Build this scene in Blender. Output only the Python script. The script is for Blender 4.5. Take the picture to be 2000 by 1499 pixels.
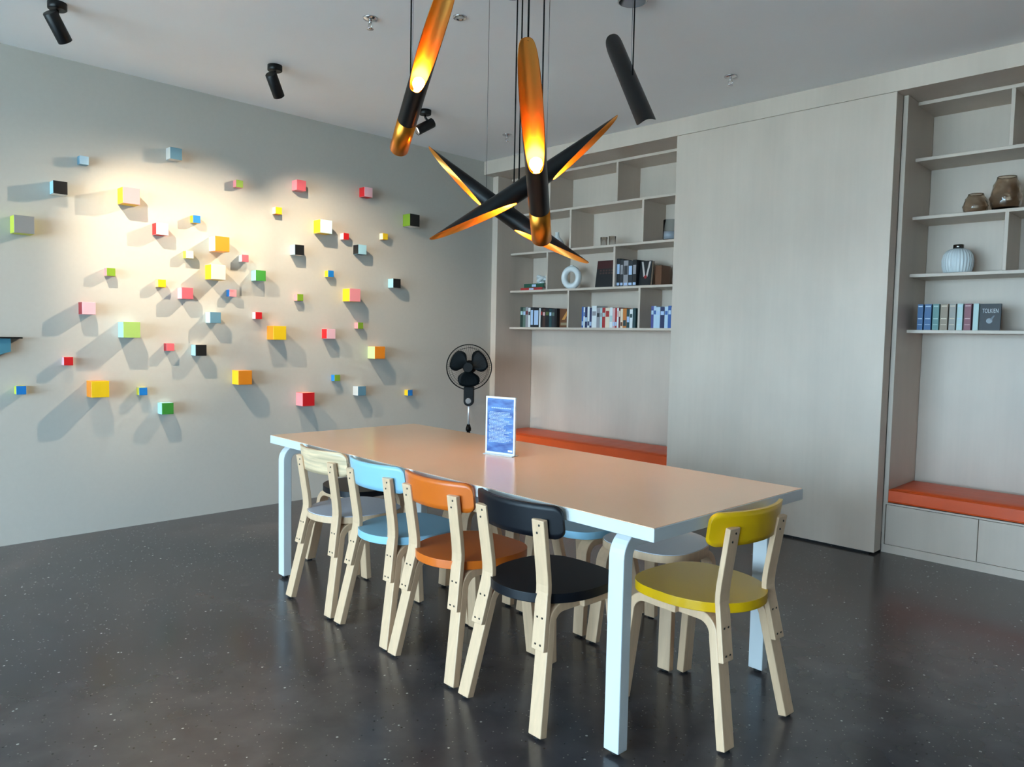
import bpy, bmesh, math, random
from mathutils import Vector, Matrix
R = math.radians
random.seed(7)
for o in list(bpy.data.objects):
    bpy.data.objects.remove(o)
sc = bpy.context.scene
COL = sc.collection

# ------------------------------------------------------------------ camera
F_PX, YAW, PITCH, ROLL, CAMH = 1456.05, 0.783402, -0.0629565, 0.0197129, 1.285
fw = Vector((-math.sin(YAW)*math.cos(PITCH), math.cos(YAW)*math.cos(PITCH), math.sin(PITCH)))
rt = fw.cross(Vector((0, 0, 1))).normalized(); up = rt.cross(fw)
rt, up = math.cos(ROLL)*rt + math.sin(ROLL)*up, -math.sin(ROLL)*rt + math.cos(ROLL)*up
cd = bpy.data.cameras.new('camera'); cam = bpy.data.objects.new('camera', cd); COL.objects.link(cam)
cd.sensor_fit = 'HORIZONTAL'; cd.sensor_width = 36; cd.lens = F_PX/2000*36; cd.clip_start = 0.05
cam.matrix_world = Matrix(((rt.x, up.x, -fw.x, 0), (rt.y, up.y, -fw.y, 0), (rt.z, up.z, -fw.z, CAMH), (0, 0, 0, 1)))
sc.camera = cam

# ------------------------------------------------------------------ daylight outside the windows
w = bpy.data.worlds.new('sky'); sc.world = w; w.use_nodes = True
bg = w.node_tree.nodes['Background']; bg.inputs[0].default_value = (0.52, 0.79, 1.0, 1); bg.inputs[1].default_value = 25.0
vs = sc.view_settings; vs.view_transform = 'Standard'; vs.look = 'None'; vs.gamma = 1; vs.exposure = 0.0
vs.use_curve_mapping = False
try: sc.cycles.use_denoising = True
except Exception: pass

XL, XR, YB, YF, ZC = -5.131, 4.6, 5.345, -5.0, 2.886     # left wall, right wall, cabinet back, window wall, ceiling
YU, YP, YS = 4.85, 4.733, 5.03                            # upright front, panel front, shelf front
WINS = [(-4.95, -3.55), (-3.4, -2.0), (-1.85, -0.45), (-0.3, 1.1)]
WZ0, WZ1 = 0.08, 2.55
def portal(name, x0, x1):
    l = bpy.data.lights.new(name, 'AREA'); l.shape = 'RECTANGLE'; l.size = x1-x0; l.size_y = WZ1-WZ0
    l.cycles.is_portal = True
    o = bpy.data.objects.new(name, l); COL.objects.link(o)
    o.location = ((x0+x1)/2, YF-0.12, (WZ0+WZ1)/2); o.rotation_euler = (R(90), 0, 0)
for a, b in WINS: portal('window_daylight', a, b)

# ------------------------------------------------------------------ materials
def s2l(c):
    return tuple(((v/255)/12.92 if v/255 <= .04045 else (((v/255)+.055)/1.055)**2.4) for v in c)
MATS = {}
def mat(name, rgb=(200, 200, 200), rough=.5, metal=0, spec=.5, coat=0, lin=None):
    if name in MATS: return MATS[name]
    m = bpy.data.materials.new(name); m.use_nodes = True; b = m.node_tree.nodes['Principled BSDF']
    c = lin or s2l(rgb)
    b.inputs['Base Color'].default_value = (*c, 1); b.inputs['Roughness'].default_value = rough
    b.inputs['Metallic'].default_value = metal; b.inputs['Specular IOR Level'].default_value = spec
    b.inputs['Coat Weight'].default_value = coat; b.inputs['Coat Roughness'].default_value = .1
    MATS[name] = m; return m
def nodes(m): return m.node_tree.nodes, m.node_tree.links, m.node_tree.nodes['Principled BSDF']
def vary(m, scale=(1, 1, 1), nscale=5, detail=6, lo=.85, hi=1.12, bump=0, dist=.002, rough_var=0, coords='Object'):
    """noise that modulates the base colour and adds fine relief"""
    n, l, b = nodes(m)
    tc = n.new('ShaderNodeTexCoord'); mp = n.new('ShaderNodeMapping'); mp.inputs['Scale'].default_value = scale
    l.new(tc.outputs[coords], mp.inputs[0])
    nz = n.new('ShaderNodeTexNoise'); nz.inputs['Scale'].default_value = nscale; nz.inputs['Detail'].default_value = detail
    l.new(mp.outputs[0], nz.inputs['Vector'])
    mr = n.new('ShaderNodeMapRange'); mr.inputs['From Min'].default_value = .3; mr.inputs['From Max'].default_value = .7
    mr.inputs['To Min'].default_value = lo; mr.inputs['To Max'].default_value = hi; l.new(nz.outputs[0], mr.inputs[0])
    mx = n.new('ShaderNodeMix'); mx.data_type = 'RGBA'; mx.blend_type = 'MULTIPLY'; mx.inputs['Factor'].default_value = 1
    mx.inputs[6].default_value = b.inputs['Base Color'].default_value[:]
    src = b.inputs['Base Color'].links[0].from_socket if b.inputs['Base Color'].links else None
    if src: l.new(src, mx.inputs[6])
    l.new(mr.outputs[0], mx.inputs[7]); l.new(mx.outputs[2], b.inputs['Base Color'])
    if bump:
        bp = n.new('ShaderNodeBump'); bp.inputs['Strength'].default_value = bump; bp.inputs['Distance'].default_value = dist
        l.new(nz.outputs[0], bp.inputs['Height']); l.new(bp.outputs[0], b.inputs['Normal'])
    if rough_var:
        r2 = n.new('ShaderNodeMapRange'); r0 = b.inputs['Roughness'].default_value
        r2.inputs['To Min'].default_value = max(.02, r0-rough_var); r2.inputs['To Max'].default_value = r0+rough_var
        l.new(nz.outputs[0], r2.inputs[0]); l.new(r2.outputs[0], b.inputs['Roughness'])
    return m
def emit(name, rgb, strength):
    if name in MATS: return MATS[name]
    m = mat(name, rgb); b = m.node_tree.nodes['Principled BSDF']
    b.inputs['Emission Color'].default_value = (*s2l(rgb), 1); b.inputs['Emission Strength'].default_value = strength
    return m
M_WALL = vary(mat('wall_paint', (192, 187, 178), .75), nscale=40, lo=.985, hi=1.01, bump=.15, dist=.001)
M_CEIL = vary(mat('ceiling_paint', (246, 245, 246), .85), nscale=2, lo=.98, hi=1.01)
M_LAM = vary(vary(mat('whitewashed_wood', (206, 189, 174), .42, spec=.4), scale=(14, 14, .5), nscale=3, lo=.985, hi=1.015),
             scale=(1, 1, .45), nscale=2.4, detail=5, lo=.90, hi=1.08, rough_var=.08)
M_BIRCH = vary(mat('birch', (220, 182, 146), .4), scale=(18, 18, 1.2), nscale=4, lo=.93, hi=1.05)
M_WHITE = mat('white_lacquer', (212, 214, 214), .3)
M_TOP = vary(mat('lamp_tinted_top', (255, 208, 170), .2, spec=.6), nscale=1.5, lo=.97, hi=1.02)  # warm lamplight on the white top mixed into its base colour
M_BLACK = mat('black_powdercoat', (10, 11, 13), .4, spec=.35)
M_BLKPL = mat('black_plastic', (7, 8, 9), .5, spec=.15)
M_CHROME = mat('chrome', (215, 215, 218), .15, 1)
M_STEEL = mat('steel_wire', (120, 120, 124), .35, 1)
M_GOLD = mat('brushed_gold', (226, 142, 52), .32, 1)
M_GOLDI = mat('gold_lining', (236, 170, 84), .38, .85)
M_RUBBER = mat('rubber', (12, 12, 12), .7)
M_CUSH = vary(mat('orange_leather', (226, 84, 26), .42), scale=(1, 4, 1), nscale=6, lo=.93, hi=1.05, bump=.35, dist=.01)
M_PAPER = mat('paper', (226, 220, 205), .8)
def floor_mat():
    m = mat('polished_concrete', (84, 81, 81), .2, spec=.5); n, l, b = nodes(m)
    tc = n.new('ShaderNodeTexCoord')
    def noise(sc_, det, dis=0):
        z = n.new('ShaderNodeTexNoise'); z.inputs['Scale'].default_value = sc_; z.inputs['Detail'].default_value = det
        z.inputs['Distortion'].default_value = dis; l.new(tc.outputs['Object'], z.inputs['Vector']); return z
    a = noise(.9, 8, .6); c = noise(6, 8, .3)
    r1 = n.new('ShaderNodeValToRGB'); e = r1.color_ramp.elements
    e[0].position = .3; e[0].color = (*s2l((54, 51, 55)), 1); e[1].position = .7; e[1].color = (*s2l((84, 75, 73)), 1)
    k = r1.color_ramp.elements.new(.5); k.color = (*s2l((67, 63, 65)), 1)
    l.new(a.outputs[0], r1.inputs[0])
    r2 = n.new('ShaderNodeMapRange'); r2.inputs['From Min'].default_value = .3; r2.inputs['From Max'].default_value = .7
    r2.inputs['To Min'].default_value = .72; r2.inputs['To Max'].default_value = 1.25; l.new(c.outputs[0], r2.inputs[0])
    mx = n.new('ShaderNodeMix'); mx.data_type = 'RGBA'; mx.blend_type = 'MULTIPLY'; mx.inputs['Factor'].default_value = 1
    l.new(r1.outputs[0], mx.inputs[6]); l.new(r2.outputs[0], mx.inputs[7])
    col = mx.outputs[2]
    for scl, thr, colr in ((24, .10, (168, 164, 158)), (70, .17, (122, 116, 112)), (44, .14, (24, 23, 24))):   # exposed aggregate
        v = n.new('ShaderNodeTexVoronoi'); v.inputs['Scale'].default_value = scl; l.new(tc.outputs['Object'], v.inputs['Vector'])
        lt = n.new('ShaderNodeMath'); lt.operation = 'LESS_THAN'; lt.inputs[1].default_value = thr; l.new(v.outputs['Distance'], lt.inputs[0])
        wn = n.new('ShaderNodeSeparateColor'); l.new(v.outputs['Color'], wn.inputs[0])
        g = n.new('ShaderNodeMath'); g.operation = 'GREATER_THAN'; g.inputs[1].default_value = .74; l.new(wn.outputs[0], g.inputs[0])
        mu = n.new('ShaderNodeMath'); mu.operation = 'MULTIPLY'; l.new(lt.outputs[0], mu.inputs[0]); l.new(g.outputs[0], mu.inputs[1])
        m2 = n.new('ShaderNodeMix'); m2.data_type = 'RGBA'; l.new(mu.outputs[0], m2.inputs['Factor'])
        l.new(col, m2.inputs[6]); m2.inputs[7].default_value = (*s2l(colr), 1); col = m2.outputs[2]
    l.new(col, b.inputs['Base Color'])
    r3 = n.new('ShaderNodeMapRange'); r3.inputs['To Min'].default_value = .12; r3.inputs['To Max'].default_value = .34
    l.new(a.outputs[0], r3.inputs[0]); l.new(r3.outputs[0], b.inputs['Roughness'])
    return m
M_FLOOR = floor_mat()

# ------------------------------------------------------------------ mesh helpers
def BM(): return bmesh.new()
def box(bm, x0, x1, y0, y1, z0, z1, mi=0):
    v = [bm.verts.new(p) for p in ((x0,y0,z0),(x1,y0,z0),(x1,y1,z0),(x0,y1,z0),(x0,y0,z1),(x1,y0,z1),(x1,y1,z1),(x0,y1,z1))]
    fs = []
    for q in ((3,2,1,0),(4,5,6,7),(0,1,5,4),(1,2,6,5),(2,3,7,6),(3,0,4,7)):
        f = bm.faces.new([v[i] for i in q]); f.material_index = mi; fs.append(f)
    return fs
def bevel(bm, w_, seg=2):
    bmesh.ops.bevel(bm, geom=bm.edges[:], offset=w_, segments=seg, affect='EDGES', profile=.5); return bm
def bbox(x0, x1, y0, y1, z0, z1, bv=0, seg=2):
    bm = BM(); box(bm, x0, x1, y0, y1, z0, z1)
    if bv: bevel(bm, bv, seg)
    return bm
def frame(d):
    d = Vector(d).normalized(); a = Vector((0, 0, 1)) if abs(d.z) < .95 else Vector((1, 0, 0))
    u = a.cross(d).normalized(); return d, u, d.cross(u)
def tube(bm, pts, r, seg=12, cap=True, mi=0):
    pts = [Vector(p) for p in pts]; rs = r if isinstance(r, (list, tuple)) else [r]*len(pts); rings = []
    _, u, v = frame(pts[1]-pts[0])
    for i, p in enumerate(pts):
        d = (pts[min(i+1, len(pts)-1)]-pts[max(i-1, 0)]).normalized()
        u = (u-d*u.dot(d)).normalized(); v = d.cross(u)
        rings.append([bm.verts.new(p+rs[i]*(math.cos(2*PI*k/seg)*u+math.sin(2*PI*k/seg)*v)) for k in range(seg)])
    for a, b in zip(rings, rings[1:]):
        for k in range(seg):
            f = bm.faces.new((a[k], a[(k+1) % seg], b[(k+1) % seg], b[k])); f.smooth = True; f.material_index = mi
    if cap:
        for q, rev in ((rings[0], True), (rings[-1], False)):
            f = bm.faces.new(q[::-1] if rev else q); f.material_index = mi
    return bm
PI = math.pi
def lathe(bm, prof, c=(0, 0, 0), seg=32, rib=None, mi=0):
    rings = []
    for (r, z) in prof:
        ring = []
        for k in range(seg):
            a = 2*PI*k/seg; rr = r*(1+(rib(a, z) if rib else 0))
            ring.append(bm.verts.new((c[0]+rr*math.cos(a), c[1]+rr*math.sin(a), c[2]+z)))
        rings.append(ring)
    for a, b in zip(rings, rings[1:]):
        for k in range(seg):
            f = bm.faces.new((a[k], a[(k+1) % seg], b[(k+1) % seg], b[k])); f.smooth = True; f.material_index = mi
    if prof[0][0] > 1e-5: bm.faces.new(rings[0][::-1])
    if prof[-1][0] > 1e-5: bm.faces.new(rings[-1])
    return bm
def strip(bm, pts, thick, x0, x1):
    """a flat bent board: centreline pts in (y,z), extruded across x"""
    pts = [Vector((0, p[0], p[1])) for p in pts]; rings = []
    for i, p in enumerate(pts):
        d = (pts[min(i+1, len(pts)-1)]-pts[max(i-1, 0)]).normalized(); nn = Vector((0, -d.z, d.y))*thick/2
        rings.append([bm.verts.new((x, (p+s*nn).y, (p+s*nn).z)) for x, s in ((x0, 1), (x1, 1), (x1, -1), (x0, -1))])
    for a, b in zip(rings, rings[1:]):
        for k in range(4): bm.faces.new((a[k], b[k], b[(k+1) % 4], a[(k+1) % 4]))
    bm.faces.new(rings[0]); bm.faces.new(rings[-1][::-1])
    bmesh.ops.recalc_face_normals(bm, faces=bm.faces[:]); return bm
def prism(bm, outline, z0, z1, mi=0):
    a = [bm.verts.new((x, y, z0)) for x, y in outline]; b = [bm.verts.new((x, y, z1)) for x, y in outline]; n_ = len(a)
    bm.faces.new(a[::-1]).material_index = mi; bm.faces.new(b).material_index = mi
    for k in range(n_): bm.faces.new((a[k], a[(k+1) % n_], b[(k+1) % n_], b[k])).material_index = mi
    return bm
def obj(name, bm, m, parent=None, smooth=False, mod_bevel=0):
    me = bpy.data.meshes.new(name)
    bmesh.ops.recalc_face_normals(bm, faces=bm.faces[:])
    bm.to_mesh(me); bm.free()
    for k in (m if isinstance(m, (list, tuple)) else [m]): me.materials.append(k)
    if smooth:
        for p_ in me.polygons: p_.use_smooth = True
    o = bpy.data.objects.new(name, me); COL.objects.link(o); o.parent = parent
    if mod_bevel:
        b = o.modifiers.new('bevel', 'BEVEL'); b.width = mod_bevel; b.segments = 2; b.limit_method = 'ANGLE'; b.angle_limit = R(50)
    return o
def tag(o, label=None, cat=None, group=None, kind=None):
    if label: o['label'] = label
    if cat: o['category'] = cat
    if group: o['group'] = group
    if kind: o['kind'] = kind
    return o
def thing(name, label, cat, loc=(0, 0, 0), rz=0, group=None):
    o = bpy.data.objects.new(name, None); COL.objects.link(o); o.location = loc; o.rotation_euler = (0, 0, rz)
    o.empty_display_size = .05
    return tag(o, label, cat, group)
def copy_tree(o, parent=None):
    c = o.copy(); COL.objects.link(c); c.parent = parent
    for ch in list(o.children): copy_tree(ch, c)
    return c
def struct(name, bm, m, parent=None):
    o = obj(name, bm, m, parent)
    if parent is None: o['kind'] = 'structure'
    return o

# ------------------------------------------------------------------ room shell
struct('floor', bbox(XL-.2, XR+.2, YF-.2, YB+.3, -.15, 0), M_FLOOR)
struct('ceiling', bbox(XL-.2, XR+.2, YF-.2, YB+.3, ZC, ZC+.15), M_CEIL)
struct('wall_left', bbox(XL-.2, XL, YF-.2, YB+.3, 0, ZC), M_WALL)
struct('wall_right', bbox(XR, XR+.2, YF-.2, YB+.3, 0, ZC), mat('grey_paint', (130, 124, 120), .7))
struct('wall_back', bbox(XL, XR, YB+.02, YB+.3, 0, ZC), M_WALL)
bm = BM()
box(bm, XL, XR, YF-.2, YF, 0, WZ0); box(bm, XL, XR, YF-.2, YF, WZ1, ZC)
ed = [XL]+[v for a in WINS for v in a]+[XR]
for i in range(0, len(ed), 2): box(bm, ed[i], ed[i+1], YF-.2, YF, WZ0, WZ1)
struct('wall_front', bm, M_WALL)
for i, (a, b) in enumerate(WINS):
    bm = BM(); t = .05
    for q in ((a, b, WZ0, WZ0+t), (a, b, WZ1-t, WZ1), (a, a+t, WZ0+t, WZ1-t), (b-t, b, WZ0+t, WZ1-t)): box(bm, q[0], q[1], YF-.1, YF-.05, q[2], q[3])
    struct('window_%d' % (i+1), bm, M_BLACK)
struct('ground_outside', bbox(-40, 40, -60, YF-.2, -.2, -.1), mat('paving', (228, 222, 212), .9))

# cornice over the joinery
struct('trim_1', bbox(XL, XR, YP, YB+.02, 2.765, ZC), M_LAM)
# end wall of joinery beyond the right unit
struct('trim_2', bbox(.95, XR, YP, YB+.02, 0, 2.765), M_LAM)

# ------------------------------------------------------------------ built-in joinery
SH = [1.365, 1.709, 2.06, 2.414]          # shelf top surfaces... measured at front edges
TH = .02
def shelf_unit(name, label, x0, x1, dividers, post):
    t = thing(name, label, 'shelf unit', (x0, YU, 0))
    def P(nm, a): return obj(nm, bbox(a[0]-x0, a[1]-x0, a[2]-YU, a[3]-YU, a[4], a[5], .0015, 1), M_LAM, t)
    P('side_panel', (x0, x0+post, YU, YB, .31, 2.764)); P('side_panel', (x1-.02, x1, YU, YB, .31, 2.764))
    P('back_panel', (x0+post, x1-.02, YB, YB+.018, .31, 2.764))
    for z in SH: P('shelf', (x0+post, x1-.02, YS, YB, z-TH/2, z+TH/2))
    P('shelf', (x0+post, x1-.02, YS, YB, 2.742, 2.7635))
    zz = SH+[2.752]
    for row, xs in dividers.items():
        for x in xs: P('divider', (x-.01, x+.01, YS, YB, zz[row]+TH/2, zz[row+1]-TH/2))
    return t
shelf_unit('shelf_unit', 'pale wood built-in shelf unit with staggered dividers beside the cube wall', XL, -2.95,
           {0: [-4.332, -3.573], 1: [-4.593, -3.837], 2: [-4.327, -3.562], 3: [-4.582, -3.83]}, .07)
shelf_unit('shelf_unit', 'pale wood built-in shelf unit at right edge holding vases', -1.577, .95,
           {1: [-1.053, -.2], 0: [-.35], 2: [-.5], 3: [-1.056, -.35]}, .026)
def bench(name, label, x0, x1, joints):
    t = thing(name, label, 'bench', (x0, YU, 0))
    obj('carcass', bbox(0.001, x1-x0-.001, .02, YB-YU, 0, .30), M_LAM, t)
    obj('seat_board', bbox(0, x1-x0, 0, YB-YU, .30, .31), M_LAM, t)
    obj('plinth', bbox(0, x1-x0, .002, .02, 0, .05), M_LAM, t)
    e = [x0+.018]+joints+[x1-.002]
    obj('end_strip', bbox(0, .015, .0, .02, .05, .299), M_LAM, t)
    for a, b in zip(e, e[1:]): obj('drawer_front', bbox(a-x0+.002, b-x0-.002, 0, .02, .053, .297, .001, 1), M_LAM, t)
    return t
bench('storage_bench', 'whitewashed storage bench under the shelves beside the cube wall', XL, -2.95, [-4.60, -4.05, -3.50])
bench('storage_bench', 'whitewashed storage bench with drawer fronts at right edge', -1.577, .95, [-1.063, -.55, -.04, .46])
def cushion(label, x0, x1):
    L_ = x1-x0; D_ = .465
    t = thing('bench_cushion', label, 'cushion', (x0, YU, .315), 0, 'orange bench cushions')
    bm = BM(); nx, ny = 60, 8; rows = []
    rnd = random.Random(int(L_*100)); ph = [rnd.uniform(0, 6.3) for _ in range(6)]
    for j in range(ny+1):
        rows.append([]);
        for i in range(nx+1):
            x, y = L_*i/nx, D_*j/ny
            e = min(x, L_-x, y, D_-y); dome = .012*min(1, e/.08)
            wr = .0022*math.sin(46*x+9*y+ph[0])*max(0, math.sin(2.1*x+ph[1]))*min(1, e/.05)
            rows[j].append(bm.verts.new((x, y, .076+dome+wr)))
    for j in range(ny):
        for i in range(nx): bm.faces.new((rows[j][i], rows[j][i+1], rows[j+1][i+1], rows[j+1][i])).smooth = True
    per = [rows[0][i] for i in range(nx+1)]+[rows[j][nx] for j in range(1, ny+1)]+[rows[ny][i] for i in range(nx-1, -1, -1)]+[rows[j][0] for j in range(ny-1, 0, -1)]
    lo = [bm.verts.new((v.co.x, v.co.y, 0)) for v in per]; n_ = len(per)
    for k in range(n_): bm.faces.new((per[k], lo[k], lo[(k+1) % n_], per[(k+1) % n_]))
    bm.faces.new(lo)
    obj('cushion_body', bm, M_CUSH, t)
    for z in (.004, .076):
        bm = BM(); tube(bm, [(.003, .0, z), (L_-.003, .0, z)], .004, 8); obj('piping', bm, M_CUSH, t)
cushion('long orange leather bench cushion behind the table', XL+.075, -2.97)
cushion('orange leather bench cushion at right edge of photo', -1.549, .92)
# big plain panel between the two units
t = thing('sliding_panel', 'tall plain grey wood panel between the two shelf units', 'panel', (-3.073, YP, 0))
obj('panel_face', bbox(0, 1.494, .004, .115, .012, 2.764, .0015, 1), M_LAM, t)
bm = BM(); box(bm, .03, 1.46, .02, .1, .0, .012); obj('bottom_guide', bm, M_BLACK, t)

# ------------------------------------------------------------------ table
TH_T = -.032
tb = thing('dining_table', 'long rectangular table with lamp-tinted top and white edges and legs', 'table', (-2.416, 2.30, 0), TH_T)
L2, W2 = 2.466/2, .93/2
obj('edge_band', bbox(-L2, L2, -W2, W2, .698, .7385, .0015, 1), M_WHITE, tb)
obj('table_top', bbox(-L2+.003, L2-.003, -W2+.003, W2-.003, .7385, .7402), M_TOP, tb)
def lleg_path(y_foot, y_knee, ztop, r, y_end, z0=.012, n=8):
    """foot -> straight -> knee arc -> horizontal; y direction sign from foot to end"""
    s = 1 if y_end > y_foot else -1
    pts = [(y_foot, z0), (y_knee, ztop-r)]
    for k in range(1, n+1):
        a = PI/2*k/n; pts.append((y_knee+s*r*(1-math.cos(a)), ztop-r+r*math.sin(a)))
    pts.append((y_end, ztop)); return pts
for sx in (-1, 1):
    for sy in (-1, 1):
        x = -L2+.118 if sx < 0 else L2-.138
        bm = BM(); strip(bm, lleg_path(sy*(W2-.026), sy*(W2-.026), .698-.0225, .055, sy*(W2-.30), .014), .045, x-.029, x+.029)
        lg = obj('leg', bm, M_WHITE, tb, mod_bevel=.003)
        bm = BM(); lathe(bm, [(.014, .001), (.016, .004), (.016, .008), (.008, .010), (.008, .0145)], (x, sy*(W2-.026), 0), 16)
        obj('foot_glide', bm, M_RUBBER, lg)

# ------------------------------------------------------------------ chairs
def seat_outline(n=96):
    out = []
    for k in range(n):
        a = 2*PI*k/n; c, s = math.cos(a), math.sin(a)
        e = 2/3.0 if s > 0 else 2/2.15
        x = abs(c)**e*(1 if c > 0 else -1); y = abs(s)**e*(1 if s > 0 else -1)
        out.append((.203*x, .035+(.19 if s > 0 else .234)*y))
    return out
def seat_bm(z0, z1):
    bm = BM(); prism(bm, seat_outline(), z0, z1)
    ed_ = [e for e in bm.edges if abs(e.verts[0].co.z-e.verts[1].co.z) < 1e-6]
    bmesh.ops.bevel(bm, geom=ed_, offset=.004, segments=2, affect='EDGES', profile=.5)
    for f in bm.faces: f.smooth = abs(f.normal.z) < .9
    return bm
def leg_x(z, rear=True):      # lateral centre of a leg or upright at height z
    if not rear: return .1805-.055*min(z, .39)
    return .1805-.105*min(z, .44) if z < .44 else .1343+.02*(z-.44)
def l_leg(t, sx, rear):
    s = -1 if rear else 1
    bm = BM(); x = sx*.1805; sl = .196 if rear else .10
    # splayed leg, knee bends under the seat
    yk = s*(.215-sl*.34)
    strip(bm, lleg_path(s*.215, yk, .398, .058, -s*.01, .008), .030, -.0275, .0275)
    for v in bm.verts: v.co.x += leg_x(v.co.z, rear)*sx
    lg = obj('leg', bm, M_BIRCH, t, mod_bevel=.003)
    bm = BM(); lathe(bm, [(.011, .0005), (.013, .003), (.013, .0085)], (x, s*.215, 0), 14)
    obj('rubber_foot', bm, M_RUBBER, lg)
SCREW = None
def screw(parent, x, y, z, tilt):
    global SCREW
    if SCREW is None:
        bm = BM(); lathe(bm, [(.0042, 0), (.0038, .0012), (.0015, .0016), (.0, .0008)], (0, 0, 0), 10)
        o = obj('screw', bm, mat('dark_screw', (60, 56, 52), .4, .8), parent); SCREW = o.data
    else:
        o = bpy.data.objects.new('screw', SCREW); COL.objects.link(o); o.parent = parent
    o.location = (x, y, z); o.rotation_euler = (R(90)+tilt, 0, 0)
def up_y(z):      # outer (rear) face of an upright
    P_ = [(.272, -.196), (.43, -.166), (.455, -.1625), (.48, -.163), (.515, -.167), (.70, -.196)]
    for (a, b), (c, d) in zip(P_, P_[1:]):
        if z <= c: return b+(d-b)*(z-a)/(c-a)
    return P_[-1][1]
def seat_mats(kind):
    return {'birch': (mat('lavender_grey_laminate', (196, 198, 210), .35), M_BIRCH, vary(mat('birch_veneer', (226, 196, 158), .35), scale=(1, 1, 12), nscale=5, lo=.965, hi=1.025)),
            'blue': (mat('light_blue_lacquer', (144, 192, 214), .32),)*3,
            'orange': (mat('orange_lacquer', (214, 104, 26), .32),)*3,
            'black': (mat('black_lacquer', (8, 11, 19), .45, spec=.35),)*3,
            'yellow': (mat('yellow_lacquer', (226, 174, 10), .3),)*3,
            'white': (mat('pale_grey_laminate', (206, 206, 212), .35), M_BIRCH, M_BIRCH)}[kind]
def make_seat_base(t, kind):
    top, edge, back = seat_mats(kind)
    if top is edge:
        obj('seat', seat_bm(.413, .445), edge, t)
    else:
        st = obj('seat', seat_bm(.413, .4425), edge, t)
        bm = BM(); prism(bm, [(x*.985, .0125+(y-.0125)*.985) for x, y in seat_outline()], .4424, .4455); obj('seat_surface', bm, top, st)
    for sx in (-1, 1):
        for rear in (True, False): l_leg(t, sx, rear)
    return back
def chair(label, kind, loc, rz):
    t = thing('dining_chair', label, 'chair', (*loc, 0), rz, 'bentwood chairs around the table')
    back = make_seat_base(t, kind)
    for sx in (-1, 1):
        bm = BM(); th = .019
        pts = [(up_y(z)+th/2, z) for z in (.272, .36, .43, .443, .455, .467, .48, .497, .515, .60, .70)]
        strip(bm, pts, th, -.0275, .0275)
        for v in bm.verts: v.co.x += leg_x(v.co.z)*sx
        u = obj('upright', bm, M_BIRCH, t, mod_bevel=.0025)
        for z in (.292, .375):
            for dx in (-.011, .011): screw(u, sx*leg_x(z)+dx, up_y(z)-.0002, z, R(11))
        screw(u, sx*leg_x(.68)+.006, up_y(.682)-.0002, .682, R(-9)); screw(u, sx*leg_x(.655)-.006, up_y(.655)-.0002, .655, R(-9))
    bm = BM(); nx, nz = 36, 6; hw, hh, rc, th = .206, .056, .03, .013; grid = [[], []]
    zc = .692
    for side in (0, 1):
        for i in range(nx+1):
            x = hw*math.sin((i/nx-.5)*PI)*1.0; d = hw-abs(x); col = []
            h = hh if d >= rc else hh-rc+math.sqrt(max(0, rc*rc-(rc-d)**2))
            for j in range(nz+1):
                v = (j/nz*2-1)*h
                y = -.2045+.058*(x/hw)**2-.15*v+side*th
                col.append(bm.verts.new((x*(1-.02*side), y, zc+v)))
            grid[side].append(col)
    for side in (0, 1):
        g = grid[side]
        for i in range(nx):
            for j in range(nz):
                f = bm.faces.new((g[i][j], g[i+1][j], g[i+1][j+1], g[i][j+1])); f.smooth = True
    for i in range(nx):
        for j in (0, nz): bm.faces.new((grid[0][i][j], grid[0][i+1][j], grid[1][i+1][j], grid[1][i][j]))
    for i in (0, nx):
        for j in range(nz): bm.faces.new((grid[0][i][j], grid[0][i][j+1], grid[1][i][j+1], grid[1][i][j]))
    obj('backrest', bm, back, t)
    return t
chair('birch dining chair with plain wood backrest and pale grey seat', 'birch', (-3.063, 1.98), -.012)
chair('light blue dining chair with birch legs between birch and orange chairs', 'blue', (-2.612, 1.968), -.025)
chair('orange dining chair with birch legs between blue and black chairs', 'orange', (-2.188, 1.954), -.015)
chair('black dining chair with birch legs nearest the front table leg', 'black', (-1.734, 1.934), -.03)
chair('yellow dining chair with birch legs at the near end of the table', 'yellow', (-1.303, 2.286), R(84.9))
def stool(label, kind, loc, rz):
    t = thing('stool', label, 'stool', (*loc, 0), rz, 'backless seats around the far side of the table'); make_seat_base(t, kind)
stool('black stool at the far short end of the table by the cube wall', 'black', (-3.527, 2.340), R(-88))
stool('pale grey topped birch stool behind the yellow chair', 'white', (-1.735, 2.650), R(180))
stool('light blue stool across the table from the black chair', 'blue', (-2.170, 2.670), R(178))
stool('birch stool on far side across from the orange chair', 'birch', (-2.650, 2.690), R(181))
stool('black stool on far side across from the birch chair', 'black', (-3.060, 2.640), R(180))

# ------------------------------------------------------------------ table sign
sg = thing('table_sign', 'upright white framed sign with blue printed sheet on the table', 'sign', (-2.432, 2.374, .7403), math.atan2(.031, .154))
w2, hS = .081, .268
obj('base_plate', bbox(-w2, w2, -.025, .03, 0, .004, .001, 1), M_WHITE, sg)
fr = BM()
for q in ((-w2, w2, .004, .013), (-w2, w2, hS-.008, hS), (-w2, -w2+.008, .013, hS-.008), (w2-.008, w2, .013, hS-.008)): box(fr, q[0], q[1], -.005, .005, q[2], q[3])
obj('sign_frame', fr, mat('frame_white', (240, 244, 246), .3), sg)
m = mat('blue_print', (72, 118, 190), .25); n, l, b = nodes(m)
tc = n.new('ShaderNodeTexCoord'); mp = n.new('ShaderNodeMapping'); mp.inputs['Rotation'].default_value = (0, R(40), 0); mp.inputs['Scale'].default_value = (9, 9, 30)
nz = n.new('ShaderNodeTexNoise'); nz.inputs['Scale'].default_value = 1.6; nz.inputs['Detail'].default_value = 5
rp = n.new('ShaderNodeValToRGB'); rp.color_ramp.elements[0].position = .34; rp.color_ramp.elements[0].color = (*s2l((40, 74, 140)), 1)
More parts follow.
